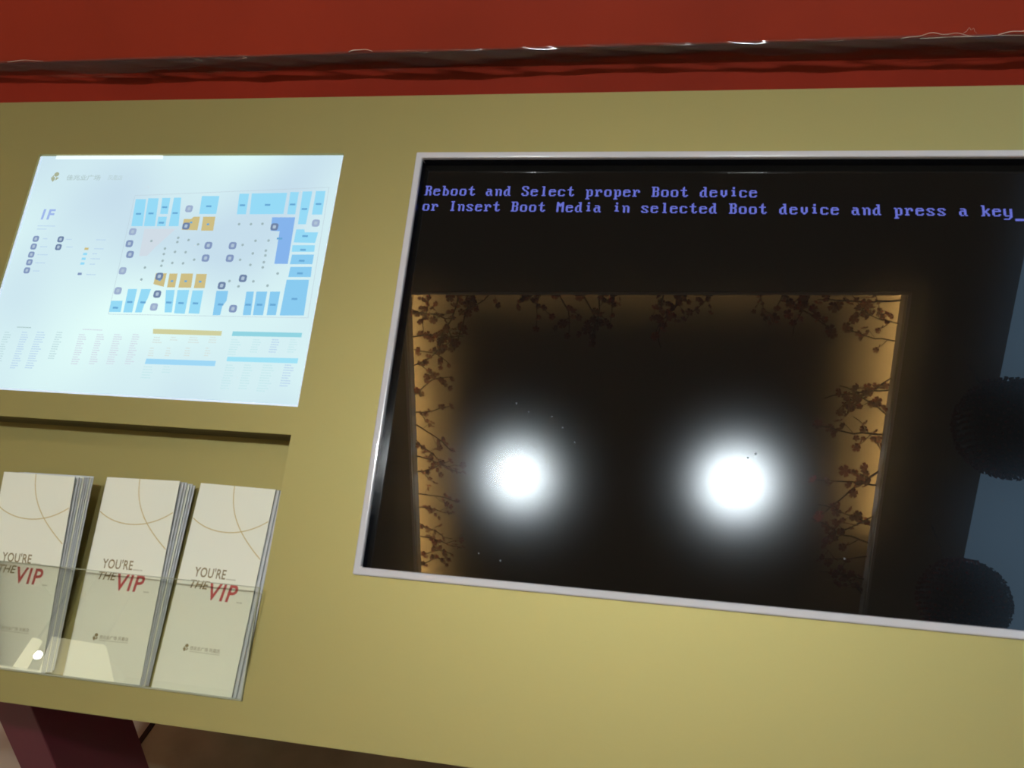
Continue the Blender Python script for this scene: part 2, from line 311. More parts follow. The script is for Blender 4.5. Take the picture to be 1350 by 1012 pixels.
# ------------------------------------------------------------------ directory display (lit floor plan)
MAP = {"SH":[["blue",[[-0.5409,-0.2344],[-0.5254,-0.2345],[-0.5205,-0.1941],[-0.5371,-0.1939]]],["blue",[[-0.5224,-0.2359],[-0.507,-0.236],[-0.5022,-0.1944],[-0.5185,-0.1942]]],["blue",[[-0.5018,-0.2365],[-0.4898,-0.2366],[-0.4879,-0.2126],[-0.4991,-0.2125]]],["blue",[[-0.5008,-0.2084],[-0.4882,-0.2086],[-0.4868,-0.1946],[-0.4996,-0.1945]]],["blue",[[-0.4846,-0.2371],[-0.474,-0.2372],[-0.4678,-0.1949],[-0.4822,-0.1947]]],["blue",[[-0.4443,-0.2399],[-0.4189,-0.24],[-0.4177,-0.2134],[-0.4421,-0.2131]]],["blue",[[-0.3909,-0.2437],[-0.3771,-0.2438],[-0.3754,-0.2135],[-0.3882,-0.2134]]],["blue",[[-0.3734,-0.2441],[-0.3237,-0.2454],[-0.323,-0.2145],[-0.3701,-0.2136]]],["blue",[[-0.3194,-0.2465],[-0.3075,-0.2466],[-0.3066,-0.2143],[-0.3177,-0.2142]]],["blue",[[-0.3024,-0.2474],[-0.2891,-0.2478],[-0.2893,-0.2003],[-0.3002,-0.2001]]],["blue",[[-0.284,-0.2483],[-0.271,-0.2484],[-0.2698,-0.2143],[-0.2837,-0.2142]]],["blue",[[-0.3011,-0.1929],[-0.2901,-0.1931],[-0.2886,-0.1889],[-0.2705,-0.1892],[-0.2721,-0.1741],[-0.3012,-0.1743]]],["blue",[[-0.302,-0.1705],[-0.2716,-0.1711],[-0.271,-0.1618],[-0.3014,-0.1612]]],["blue",[[-0.5383,-0.0864],[-0.5215,-0.0869],[-0.5202,-0.0713],[-0.5367,-0.0708]]],["blue",[[-0.518,-0.1035],[-0.5051,-0.1039],[-0.5038,-0.0713],[-0.5166,-0.0709]]],["blue",[[-0.4993,-0.104],[-0.4852,-0.1045],[-0.4868,-0.0906],[-0.4894,-0.083],[-0.4904,-0.0718],[-0.4999,-0.0714]]],["blue",[[-0.4638,-0.1038],[-0.4514,-0.1042],[-0.4481,-0.0733],[-0.4582,-0.0729]]],["blue",[[-0.4474,-0.1043],[-0.431,-0.1048],[-0.4296,-0.0721],[-0.4447,-0.0722]]],["blue",[[-0.4264,-0.1043],[-0.4114,-0.1048],[-0.4097,-0.0728],[-0.4247,-0.0729]]],["bluedeep",[[-0.3931,-0.1047],[-0.3769,-0.1052],[-0.3762,-0.0917],[-0.3804,-0.0843],[-0.3807,-0.072],[-0.3909,-0.0716]]],["bluedeep",[[-0.3518,-0.1049],[-0.3417,-0.1053],[-0.3394,-0.0735],[-0.3502,-0.0731]]],["bluedeep",[[-0.3383,-0.1054],[-0.3236,-0.1058],[-0.323,-0.074],[-0.3366,-0.0736]]],["bluedeep",[[-0.3197,-0.1059],[-0.3063,-0.1063],[-0.3059,-0.0747],[-0.3182,-0.0742]]],["bluedeep",[[-0.3008,-0.1226],[-0.2708,-0.1234],[-0.2691,-0.0756],[-0.3008,-0.0744]]],["bluedeep",[[-0.2991,-0.1403],[-0.2704,-0.141],[-0.2693,-0.1271],[-0.2994,-0.1263]]],["bluedeep",[[-0.3002,-0.1573],[-0.2706,-0.158],[-0.2704,-0.1447],[-0.3006,-0.1439]]],["violet",[[-0.3377,-0.2096],[-0.3058,-0.21],[-0.3035,-0.1443],[-0.3217,-0.1439],[-0.3234,-0.1898],[-0.3361,-0.1904]]],["tan",[[-0.4625,-0.2056],[-0.4521,-0.2057],[-0.449,-0.2091],[-0.4399,-0.2092],[-0.4392,-0.1894],[-0.462,-0.1897]]],["tan",[[-0.4353,-0.2092],[-0.4179,-0.2095],[-0.4166,-0.1891],[-0.4339,-0.1889]]],["tan",[[-0.4837,-0.1267],[-0.4683,-0.1271],[-0.4681,-0.1081],[-0.4837,-0.1114]]],["tan",[[-0.4643,-0.1268],[-0.4528,-0.1271],[-0.452,-0.1077],[-0.4632,-0.1074]]],["tan",[[-0.4478,-0.1273],[-0.431,-0.1277],[-0.4292,-0.108],[-0.4471,-0.1075]]],["tan",[[-0.4263,-0.1273],[-0.4116,-0.1277],[-0.4103,-0.1079],[-0.4253,-0.1075]]]],"FL":[[[-0.5168,-0.1902],[-0.4708,-0.1909],[-0.4932,-0.1649],[-0.5029,-0.1511],[-0.5146,-0.1508]]],"IC":[["icon",[-0.533,-0.1681],0.0105],["icon",[-0.528,-0.1525],0.0105],["icon",[-0.4185,-0.1677],0.0105],["icon",[-0.4183,-0.1497],0.0105],["iconpale",[-0.4584,-0.2206],0.0105],["iconpale",[-0.5327,-0.1857],0.0105],["icondark",[-0.4568,-0.1951],0.0105],["iconpale",[-0.5326,-0.1289],0.0105],["iconpale",[-0.5319,-0.1005],0.0105],["iconpale",[-0.4748,-0.0798],0.0105],["icondark",[-0.4777,-0.1224],0.0105],["icondark",[-0.4745,-0.0976],0.0105],["iconpale",[-0.276,-0.202],0.0105],["icondark",[-0.3317,-0.1958],0.0105],["icon",[-0.3843,-0.1681],0.0105],["icon",[-0.3844,-0.1502],0.0105],["icondark",[-0.3603,-0.1228],0.0105],["icondark",[-0.3873,-0.112],0.0105],["icon",[-0.3651,-0.0812],0.0105],["icon",[-0.676,-0.1726],0.0092],["icon",[-0.6759,-0.1611],0.0092],["icon",[-0.6758,-0.1491],0.0092],["icon",[-0.6753,-0.1378],0.0092],["icon",[-0.6755,-0.1258],0.0092],["icondark",[-0.6378,-0.1726],0.0092],["icondark",[-0.6378,-0.161],0.0092]],"DT":[[-0.5017,-0.1726],[-0.464,-0.1779],[-0.4638,-0.1718],[-0.4484,-0.1749],[-0.4334,-0.169],[-0.4794,-0.162],[-0.4638,-0.1575],[-0.4485,-0.1574],[-0.4791,-0.1542],[-0.4339,-0.1471],[-0.4784,-0.1445],[-0.4638,-0.1417],[-0.4484,-0.1416],[-0.4786,-0.1374],[-0.5015,-0.1343],[-0.5023,-0.1173],[-0.3818,-0.199],[-0.3651,-0.1992],[-0.3492,-0.1999],[-0.3539,-0.1756],[-0.3359,-0.1762],[-0.3706,-0.1695],[-0.354,-0.1577],[-0.3368,-0.162],[-0.3361,-0.1552],[-0.3696,-0.1484],[-0.354,-0.1416],[-0.3363,-0.1458],[-0.3363,-0.1386],[-0.3144,-0.1307],[-0.378,-0.1185],[-0.3452,-0.1191],[-0.364,-0.1116],[-0.3248,-0.1138]],"BR":[["tanbar",[[-0.4685,-0.0502],[-0.3734,-0.051],[-0.3733,-0.0447],[-0.4674,-0.0436]]],["bluebar",[[-0.4679,-0.0104],[-0.3729,-0.0116],[-0.3732,-0.0049],[-0.4685,-0.0032]]],["tealbar",[[-0.3588,-0.0512],[-0.267,-0.0528],[-0.267,-0.047],[-0.3591,-0.045]]],["cyanbar",[[-0.3589,-0.0178],[-0.2658,-0.02],[-0.266,-0.0134],[-0.359,-0.0119]]]],"TL":[["tantxt",[-0.4647,-0.0388],0.0078],["tantxt",[-0.465,-0.0355],0.0095],["tantxt",[-0.4653,-0.0323],0.0112],["tantxt",[-0.4667,-0.0243],0.0047],["tantxt",[-0.4668,-0.021],0.0057],["tantxt",[-0.4669,-0.0178],0.0067],["tantxt",[-0.467,-0.0145],0.0052],["tantxt",[-0.4414,-0.0398],0.0063],["tantxt",[-0.4417,-0.0365],0.0076],["tantxt",[-0.4434,-0.0253],0.0038],["tantxt",[-0.4436,-0.022],0.0046],["tantxt",[-0.4437,-0.0188],0.0054],["tantxt",[-0.4439,-0.0156],0.0042],["tantxt",[-0.4155,-0.0408],0.0094],["tantxt",[-0.4158,-0.0376],0.0114],["tantxt",[-0.4162,-0.0343],0.0134],["tantxt",[-0.4176,-0.0264],0.0056],["tantxt",[-0.4178,-0.0232],0.0068],["tantxt",[-0.4179,-0.02],0.008],["tantxt",[-0.4181,-0.0168],0.0062],["tantxt",[-0.388,-0.042],0.0073],["tantxt",[-0.3883,-0.0387],0.0089],["tantxt",[-0.3887,-0.0355],0.0104],["tantxt",[-0.3902,-0.0276],0.0044],["tantxt",[-0.3904,-0.0244],0.0053],["tantxt",[-0.3906,-0.0212],0.0063],["tantxt",[-0.3908,-0.018],0.0049],["cytxt",[-0.4689,0.0004],0.0099],["cytxt",[-0.4691,0.0039],0.012],["cytxt",[-0.4693,0.0075],0.0142],["cytxt",[-0.4695,0.011],0.011],["cytxt",[-0.4697,0.0146],0.0131],["cytxt",[-0.4421,-0.0009],0.0073],["cytxt",[-0.4423,0.0026],0.0089],["cytxt",[-0.4426,0.0062],0.0104],["cytxt",[-0.3583,-0.0402],0.0083],["cytxt",[-0.3585,-0.037],0.0101],["cytxt",[-0.3587,-0.0338],0.0119],["cytxt",[-0.3589,-0.0305],0.0092],["cytxt",[-0.3591,-0.0274],0.011],["cytxt",[-0.3593,-0.0242],0.0083],["cytxt",[-0.3595,-0.021],0.0101],["cytxt",[-0.3295,-0.0414],0.0073],["cytxt",[-0.3298,-0.0382],0.0089],["cytxt",[-0.33,-0.035],0.0104],["cytxt",[-0.3303,-0.0318],0.0081],["cytxt",[-0.3305,-0.0286],0.0097],["cytxt",[-0.3307,-0.0254],0.0073],["bltxt",[-0.3046,-0.0424],0.0073],["bltxt",[-0.3049,-0.0392],0.0089],["bltxt",[-0.3052,-0.036],0.0104],["bltxt",[-0.3054,-0.0329],0.0081],["bltxt",[-0.3057,-0.0297],0.0097],["bltxt",[-0.3059,-0.0265],0.0073],["cytxt",[-0.2808,-0.0434],0.0068],["cytxt",[-0.2811,-0.0402],0.0082],["cytxt",[-0.2814,-0.0371],0.0097],["cytxt",[-0.2817,-0.0339],0.0075],["cytxt",[-0.2819,-0.0307],0.009],["cytxt",[-0.2822,-0.0276],0.0068],["cytxt",[-0.3583,-0.007],0.0083],["cytxt",[-0.3585,-0.0037],0.0101],["cytxt",[-0.3587,-0.0004],0.0119],["cytxt",[-0.3588,0.003],0.0092],["cytxt",[-0.359,0.0063],0.011],["cytxt",[-0.3592,0.0096],0.0083],["cytxt",[-0.3594,0.0129],0.0101],["cytxt",[-0.3595,0.0161],0.0119],["cytxt",[-0.3597,0.0194],0.0092],["cytxt",[-0.3599,0.0227],0.011],["cytxt",[-0.3343,-0.0081],0.0083],["cytxt",[-0.3345,-0.0048],0.0101],["cytxt",[-0.3347,-0.0015],0.0119],["cytxt",[-0.3349,0.0018],0.0092],["cytxt",[-0.3351,0.0051],0.011],["cytxt",[-0.3353,0.0084],0.0083],["cytxt",[-0.3355,0.0116],0.0101],["cytxt",[-0.3356,0.0149],0.0119],["cytxt",[-0.3358,0.0182],0.0092],["cytxt",[-0.336,0.0215],0.011],["cytxt",[-0.3096,-0.0093],0.0104],["cytxt",[-0.3098,-0.006],0.0127],["cytxt",[-0.31,-0.0027],0.0149],["cytxt",[-0.3102,0.0006],0.0116],["cytxt",[-0.3104,0.0039],0.0138],["cytxt",[-0.3107,0.0071],0.0104],["cytxt",[-0.3109,0.0104],0.0127],["cytxt",[-0.3111,0.0137],0.0149],["cytxt",[-0.3113,0.0169],0.0116],["cytxt",[-0.3115,0.0202],0.0138],["cytxt",[-0.3117,0.0234],0.0104],["bltxt",[-0.2816,-0.0106],0.0083],["bltxt",[-0.2818,-0.0073],0.0101],["bltxt",[-0.2821,-0.0041],0.0119],["bltxt",[-0.2823,-0.0008],0.0092],["bltxt",[-0.2826,0.0025],0.011],["bltxt",[-0.2828,0.0057],0.0083],["bltxt",[-0.283,0.009],0.0101],["bltxt",[-0.2833,0.0122],0.0119],["bltxt",[-0.2835,0.0155],0.0092],["gntxt",[-0.6813,-0.037],0.0067],["gntxt",[-0.6814,-0.0337],0.0081],["gntxt",[-0.6816,-0.0304],0.0096],["gntxt",[-0.6818,-0.0271],0.0074],["gntxt",[-0.6819,-0.0238],0.0088],["gntxt",[-0.6821,-0.0205],0.0067],["gntxt",[-0.6822,-0.0173],0.0081],["gntxt",[-0.6824,-0.014],0.0096],["gntxt",[-0.6825,-0.0108],0.0074],["gntxt",[-0.6827,-0.0075],0.0088],["gntxt",[-0.6828,-0.0043],0.0067],["gntxt",[-0.683,-0.001],0.0081],["gntxt",[-0.6831,0.0022],0.0096],["bltxt",[-0.6555,-0.038],0.0072],["bltxt",[-0.6557,-0.0347],0.0087],["bltxt",[-0.6559,-0.0314],0.0102],["bltxt",[-0.6561,-0.0282],0.0079],["bltxt",[-0.6562,-0.0249],0.0095],["bltxt",[-0.6564,-0.0216],0.0072],["bltxt",[-0.6566,-0.0184],0.0087],["bltxt",[-0.6568,-0.0151],0.0102],["bltxt",[-0.6569,-0.0119],0.0079],["bltxt",[-0.6571,-0.0086],0.0095],["bltxt",[-0.6573,-0.0054],0.0072],["bltxt",[-0.6574,-0.0022],0.0087],["bltxt",[-0.6576,0.001],0.0102],["bltxt",[-0.6578,0.0043],0.0079],["bltxt",[-0.658,0.0075],0.0095],["bltxt",[-0.6581,0.0107],0.0072],["bltxt",[-0.6336,-0.0389],0.0091],["bltxt",[-0.6338,-0.0356],0.011],["bltxt",[-0.634,-0.0323],0.013],["bltxt",[-0.6342,-0.0291],0.0101],["bltxt",[-0.6344,-0.0258],0.012],["bltxt",[-0.6346,-0.0226],0.0091],["bltxt",[-0.6348,-0.0193],0.011],["bltxt",[-0.635,-0.0161],0.013],["bltxt",[-0.6352,-0.0128],0.0101],["bltxt",[-0.6354,-0.0096],0.012],["bltxt",[-0.6355,-0.0064],0.0091],["bltxt",[-0.6357,-0.0032],0.011],["bltxt",[-0.6359,0.0],0.013],["bltxt",[-0.6361,0.0032],0.0101],["bltxt",[-0.6363,0.0064],0.012],["bltxt",[-0.6365,0.0096],0.0091],["gntxt",[-0.6046,-0.04],0.0067],["gntxt",[-0.6049,-0.0368],0.0081],["gntxt",[-0.6051,-0.0335],0.0096],["gntxt",[-0.6053,-0.0303],0.0074],["gntxt",[-0.6055,-0.027],0.0088],["gntxt",[-0.6057,-0.0238],0.0067],["gntxt",[-0.6059,-0.0206],0.0081],["gntxt",[-0.6062,-0.0173],0.0096],["gntxt",[-0.6064,-0.0141],0.0074],["gntxt",[-0.6066,-0.0109],0.0088],["gntxt",[-0.6068,-0.0077],0.0067],["gntxt",[-0.607,-0.0045],0.0081],["pktxt",[-0.5715,-0.0383],0.0072],["pktxt",[-0.5715,-0.0352],0.0087],["pktxt",[-0.5716,-0.0322],0.0102],["pktxt",[-0.5716,-0.0291],0.0079],["pktxt",[-0.5716,-0.0261],0.0095],["pktxt",[-0.5716,-0.0231],0.0072],["pktxt",[-0.5717,-0.02],0.0087],["pktxt",[-0.5717,-0.017],0.0102],["pktxt",[-0.5717,-0.014],0.0079],["pktxt",[-0.5717,-0.011],0.0095],["pktxt",[-0.5718,-0.0079],0.0072],["pktxt",[-0.5718,-0.0049],0.0087],["pktxt",[-0.5718,-0.0019],0.0102],["pktxt",[-0.5718,0.0011],0.0079],["pktxt",[-0.5458,-0.0393],0.0067],["pktxt",[-0.5458,-0.0363],0.0081],["pktxt",[-0.5459,-0.0332],0.0096],["pktxt",[-0.5459,-0.0302],0.0074],["pktxt",[-0.546,-0.0272],0.0088],["pktxt",[-0.546,-0.0242],0.0067],["pktxt",[-0.5461,-0.0211],0.0081],["pktxt",[-0.5461,-0.0181],0.0096],["pktxt",[-0.5462,-0.0151],0.0074],["pktxt",[-0.5462,-0.0121],0.0088],["pktxt",[-0.5463,-0.0091],0.0067],["pktxt",[-0.5463,-0.0061],0.0081],["pktxt",[-0.5464,-0.0031],0.0096],["pktxt",[-0.5464,-0.0001],0.0074],["pktxt",[-0.5212,-0.0403],0.0077],["pktxt",[-0.5212,-0.0373],0.0093],["pktxt",[-0.5213,-0.0343],0.0109],["pktxt",[-0.5214,-0.0312],0.0085],["pktxt",[-0.5214,-0.0282],0.0101],["pktxt",[-0.5215,-0.0252],0.0077],["pktxt",[-0.5216,-0.0222],0.0093],["pktxt",[-0.5216,-0.0192],0.0109],["pktxt",[-0.5217,-0.0162],0.0085],["pktxt",[-0.5218,-0.0132],0.0101],["pktxt",[-0.5218,-0.0102],0.0077],["pktxt",[-0.5219,-0.0072],0.0093],["pktxt",[-0.522,-0.0043],0.0109],["pktxt",[-0.522,-0.0013],0.0085],["pktxt",[-0.495,-0.0414],0.0067],["pktxt",[-0.4951,-0.0384],0.0081],["pktxt",[-0.4952,-0.0353],0.0096],["pktxt",[-0.4953,-0.0323],0.0074],["pktxt",[-0.4954,-0.0293],0.0088],["pktxt",[-0.4955,-0.0263],0.0067],["pktxt",[-0.4955,-0.0233],0.0081],["pktxt",[-0.4956,-0.0203],0.0096],["pktxt",[-0.4957,-0.0174],0.0074],["pktxt",[-0.4958,-0.0144],0.0088],["pktxt",[-0.4959,-0.0114],0.0067],["pktxt",[-0.496,-0.0084],0.0081],["pktxt",[-0.4961,-0.0055],0.0096],["pktxt",[-0.4962,-0.0025],0.0074],["icontxt",[-0.6651,-0.0449],0.021],["pktxt",[-0.5682,-0.0456],0.027],["bltxt",[-0.6653,-0.1731],0.006],["bltxt",[-0.6658,-0.1611],0.0109],["bltxt",[-0.6664,-0.1493],0.0139],["bltxt",[-0.6662,-0.1373],0.0139],["bltxt",[-0.666,-0.1254],0.0089],["bltxt",[-0.6299,-0.1728],0.007],["bltxt",[-0.6259,-0.1615],0.0099],["bltxt",[-0.5841,-0.1729],0.0129],["bltxt",[-0.5832,-0.1597],0.0129],["bltxt",[-0.5838,-0.1524],0.005],["bltxt",[-0.5845,-0.1451],0.0139],["bltxt",[-0.5837,-0.1373],0.006],["bltxt",[-0.5848,-0.1223],0.0139],["bltxt",[-0.6795,-0.1923],0.0268],["bltxt",[-0.6788,-0.1875],0.0139],["tan",[-0.5977,-0.1594],0.006],["blue",[-0.5976,-0.1518],0.006],["blue",[-0.5979,-0.1448],0.006],["blue",[-0.5977,-0.1379],0.006],["icon",[-0.5975,-0.1229],0.006]],"pos":{"onef":[-0.6777,-0.2025],"onef2":[-0.6506,-0.2028],"logo":[-0.6745,-0.2673],"hd1":[-0.6563,-0.2626],"hd1e":[-0.6032,-0.2627],"hd2":[-0.5915,-0.2628],"strip":[[-0.6816,-0.3036],[-0.5163,-0.3036]]},"outline":[[-0.5437,-0.2397],[-0.2671,-0.2538],[-0.2632,-0.0726],[-0.5372,-0.0679]]}
def lit(name, rgb, k=1.0): return emit('lit_'+name, lin(*rgb), k)
PAL = {'blue': (150, 218, 246), 'bluedeep': (138, 203, 240), 'violet': (134, 180, 236), 'tan': (205, 190, 134), 'icon': (132, 152, 190), 'iconpale': (158, 176, 206), 'icondark': (112, 132, 166),
       'dot': (160, 182, 186), 'floor': (208, 220, 230), 'tanbar': (208, 208, 160), 'bluebar': (160, 216, 246), 'tealbar': (146, 212, 226), 'cyanbar': (160, 226, 246), 'label': (106, 168, 212), 'tantxt': (214, 226, 222),
       'cytxt': (198, 232, 236), 'bltxt': (186, 212, 236), 'gntxt': (190, 218, 222), 'pktxt': (210, 218, 230), 'icontxt': (170, 196, 196), 'logo': (170, 178, 150), 'onef': (160, 184, 234), 'head': (184, 206, 208)}
dsp = thing('directory_display', 'backlit white store directory with a blue floor plan, left of the dark screen', 'display', F((ML+MR)/2, (MT+MB)/2, .004))
Mb = bpy.data.materials.new('backlit_white'); Mb.use_nodes = True; nt = Mb.node_tree; nt.nodes.clear()
tc = nt.nodes.new('ShaderNodeTexCoord'); nz_ = nt.nodes.new('ShaderNodeTexNoise'); nz_.inputs['Scale'].default_value = 4.2; nz_.inputs['Detail'].default_value = 1
rp = nt.nodes.new('ShaderNodeValToRGB'); rp.color_ramp.elements[0].position = .36; rp.color_ramp.elements[0].color = lin(198, 222, 236); rp.color_ramp.elements[1].position = .66; rp.color_ramp.elements[1].color = lin(226, 254, 250)
em = nt.nodes.new('ShaderNodeEmission'); gl = nt.nodes.new('ShaderNodeBsdfGlossy'); gl.inputs[0].default_value = (.02, .02, .02, 1); gl.inputs['Roughness'].default_value = .12
ad = nt.nodes.new('ShaderNodeAddShader'); ou = nt.nodes.new('ShaderNodeOutputMaterial')
nt.links.new(tc.outputs['Object'], nz_.inputs['Vector']); nt.links.new(nz_.outputs[0], rp.inputs[0]); nt.links.new(rp.outputs[0], em.inputs[0]); nt.links.new(em.outputs[0], ad.inputs[0]); nt.links.new(gl.outputs[0], ad.inputs[1]); nt.links.new(ad.outputs[0], ou.inputs[0])
b = new(); slab(b, ML+.0004, MT+.0004, MR-.0004, MB-.0004, .004, .014); obj('light_panel', b, Mb, dsp)
b = new(); slab(b, ML+.0003, MB-.0030, MR-.0003, MB-.0003, .0026, .004); slab(b, MR-.0022, MT+.002, MR-.0003, MB-.003, .0026, .004); slab(b, ML+.0003, MT+.002, ML+.0022, MB-.003, .0026, .004)
obj('panel_rim', b, mat('panel_rim_grey', (.62, .66, .74, 1), rough=.3, emis=lin(190, 215, 240), estr=.6), dsp)
p0, p1 = MAP['pos']['strip']
b = new(); slab(b, p0[0], MT+.0006, p1[0], MT+.0056, .0026, .004); obj('bright_bevel', b, lit('white', (240, 255, 255), 1.05), dsp)  # light on the top bevel, put in as a glowing strip
lay = [.0038]
def flat(b, pts, d): b.faces.new([b.verts.new(F(x, y, d)) for x, y in pts])
def rect_at(b, x, y, wd, hg, d, n=0):
    if n:
        r = min(wd, hg)*.3; pts = []
        for cx, cy, a0 in ((x+wd/2-r, y+hg/2-r, 0), (x-wd/2+r, y+hg/2-r, 90), (x-wd/2+r, y-hg/2+r, 180), (x+wd/2-r, y-hg/2+r, 270)):
            for k in range(4): a = math.radians(a0+30*k); pts.append((cx+r*math.cos(a), cy+r*math.sin(a)))
        flat(b, pts, d)
    else: flat(b, [(x-wd/2, y-hg/2), (x+wd/2, y-hg/2), (x+wd/2, y+hg/2), (x-wd/2, y+hg/2)], d)
b = new()
for p in MAP['FL']: flat(b, p, .0038)
obj('pale_zone', b, lit('floor', PAL['floor']), dsp)
lb = new()
for kd, pts in MAP['SH']:
    b = new(); flat(b, pts, .0036); o = obj('shop_block', b, lit(kd, PAL[kd]), dsp)
    o['label'] = {'blue': 'light blue shop block', 'bluedeep': 'mid blue shop block', 'violet': 'violet blue shop block', 'tan': 'tan shop block'}[kd]
    cx = sum(p[0] for p in pts)/len(pts); cy = sum(p[1] for p in pts)/len(pts)
    if kd != 'tan': rect_at(lb, cx, cy+.002, .0076, .0026, .0034)
    else: rect_at(lb, cx, cy+.001, .0035, .0026, .0034)
obj('shop_number', lb, lit('label', PAL['label']), dsp)['kind'] = 'stuff'
for kd, c, sz in MAP['IC']:
    b = new(); rect_at(b, c[0], c[1], sz, sz*.98, .0034, 1); o = obj('service_icon', b, lit(kd, PAL[kd]), dsp)
    b = new(); rect_at(b, c[0], c[1], sz*.42, sz*.46, .0033, 1); obj('icon_symbol', b, lit('iconin', (176, 196, 214)), o)
b = new()
for c in MAP['DT']: disc(b, F(c[0], c[1], .0034), .0019, 8, U, V)
obj('kiosk_dots', b, lit('dot', PAL['dot']), dsp)['kind'] = 'stuff'
for kd, pts in MAP['BR']:
    b = new(); flat(b, pts, .0036); obj('heading_bar', b, lit(kd, PAL[kd]), dsp)
bt = {}
rr = random.Random(5)
for kd, c, wd in MAP['TL']:
    bb = bt.setdefault(kd, new()); h = .0013 if wd < .07 else .001
    if kd in ('tan', 'blue', 'icon'): h = .0034; rect_at(bb, c[0]+wd/2, c[1], wd, h, .0035); continue
    x = c[0]
    while x < c[0]+wd:
        s = rr.uniform(.001, .0032); rect_at(bb, x+s/2, c[1], s, h, .0035); x += s+.0004
for kd, bb in bt.items(): obj('small_print', bb, lit(kd, PAL[kd]), dsp)['kind'] = 'stuff'
b = new(); q = MAP['outline']
for i in range(4):
    a, c = Vector(q[i]), Vector(q[(i+1) % 4]); t_ = (c-a).normalized(); n_ = Vector((-t_.y, t_.x))*.0003
    flat(b, [a-n_, c-n_, c+n_, a+n_], .0037)
obj('plan_outline', b, lit('outline', (190, 208, 218)), dsp)

def text_mesh(s, size, frame, ma, parent, name, off=0, shear=0, width=None, track=1.0):
    """lettering as a thin flat mesh; frame maps (x, y) of the text to a point"""
    cu = bpy.data.curves.new('t', 'FONT'); cu.body = s; cu.size = size; cu.offset = off; cu.shear = shear; cu.space_character = track; cu.resolution_u = 3
    o = bpy.data.objects.new('t', cu); S.collection.objects.link(o)
    me = bpy.data.meshes.new_from_object(o.evaluated_get(bpy.context.evaluated_depsgraph_get()))
    bpy.data.objects.remove(o); bpy.data.curves.remove(cu)
    xs = [v.co.x for v in me.vertices]; k = (width/(max(xs)-min(xs))) if width and xs else 1; x0 = min(xs) if xs else 0
    base = parent_base(parent) if frame.__name__ != 'local' else Vector((0, 0, 0))
    for v in me.vertices: v.co = frame((v.co.x-x0)*k, v.co.y)-base
    me.name = name; return link_mesh(name, me, ma, parent)
def on_face(p, slant=0, d=.0034):
    def fr(x, y): return F(p[0]+x, p[1]-y, d)
    return fr
pz = MAP['pos']
text_mesh('1F', .0215, on_face(pz['onef']), lit('onef', PAL['onef']), dsp, 'floor_number', off=.0006, shear=.05, width=.0195)
text_mesh('佳兆业广场', .0090, on_face((pz['hd1'][0], pz['hd1'][1]-.001)), lit('head', PAL['head']), dsp, 'heading_text', off=.0002, width=pz['hd1e'][0]-pz['hd1'][0])
text_mesh('凤凰店', .0084, on_face((pz['hd2'][0], pz['hd2'][1]-.001)), lit('head', PAL['head']), dsp, 'heading_text', width=.022)
def emblem(b, fr, s):
    """round head over a folded leaf shape"""
    for (cx, cy, r, sx) in ((.15, .55, .42, 1.1),):
        b.faces.new([b.verts.new(fr(s*(cx+r*sx*math.cos(a*math.pi/7)), s*(cy+r*math.sin(a*math.pi/7)))) for a in range(14)])
    for pts in (((-.75, .0), (-.1, .12), (.1, -.35), (-.2, -.85), (-.55, -.5)), ((.2, .05), (.75, -.05), (.45, -.4), (.15, -.6)), ((-.6, .1), (-.35, .45), (-.25, .1))):
        b.faces.new([b.verts.new(fr(s*x, s*y)) for x, y in pts])
b = new(); emblem(b, lambda x, y: F(pz['logo'][0]+x, pz['logo'][1]-y, .0034), .0085)
obj('emblem', b, lit('logo', PAL['logo']), dsp)

# ------------------------------------------------------------------ large screen
scr = thing('large_screen', 'large black touch screen with white bezel showing a boot error message', 'screen', F((SLo+SRo)/2, (STo+SBo)/2, 0))
IW = .0085
iL, iR, iT, iB = SLo+IW, SRo-IW, STo+IW, SBo-IW
def ring(bm, a, c, d0, d1):
    """rectangular ring between outer a and inner c, both (u0, v0, u1, v1)"""
    A = [(a[0], a[1]), (a[2], a[1]), (a[2], a[3]), (a[0], a[3])]; C = [(c[0], c[1]), (c[2], c[1]), (c[2], c[3]), (c[0], c[3])]
    vf = [[bm.verts.new(F(*p, d)) for p in P] for P, d in ((A, d0), (C, d0), (C, d1), (A, d1))]
    for r in range(4):
        for i in range(4):
            j = (i+1) % 4; r2 = (r+1) % 4
            bm.faces.new((vf[r][i], vf[r][j], vf[r2][j], vf[r2][i]))
b = new(); ring(b, (SLo, STo, SRo, SBo), (iL, iT, iR, iB), -.004, .010); obj('bezel', b, WHITE, scr, bevel=.0018)
SD = .014
b = new(); ring(b, (iL-.004, iT-.004, iR+.004, iB+.004), (iL+.0002, iT+.0002, iR-.0002, iB-.0002), .0095, SD); obj('inner_frame', b, BLACKW, scr)
b = new(); ring(b, (iL-.0003, iT-.0003, iR+.0003, iB+.0003), (iL+.0004, iT+.0004, iR-.0004, iB-.0004), .0012, .010); obj('inner_lip', b, BLACKW, scr)
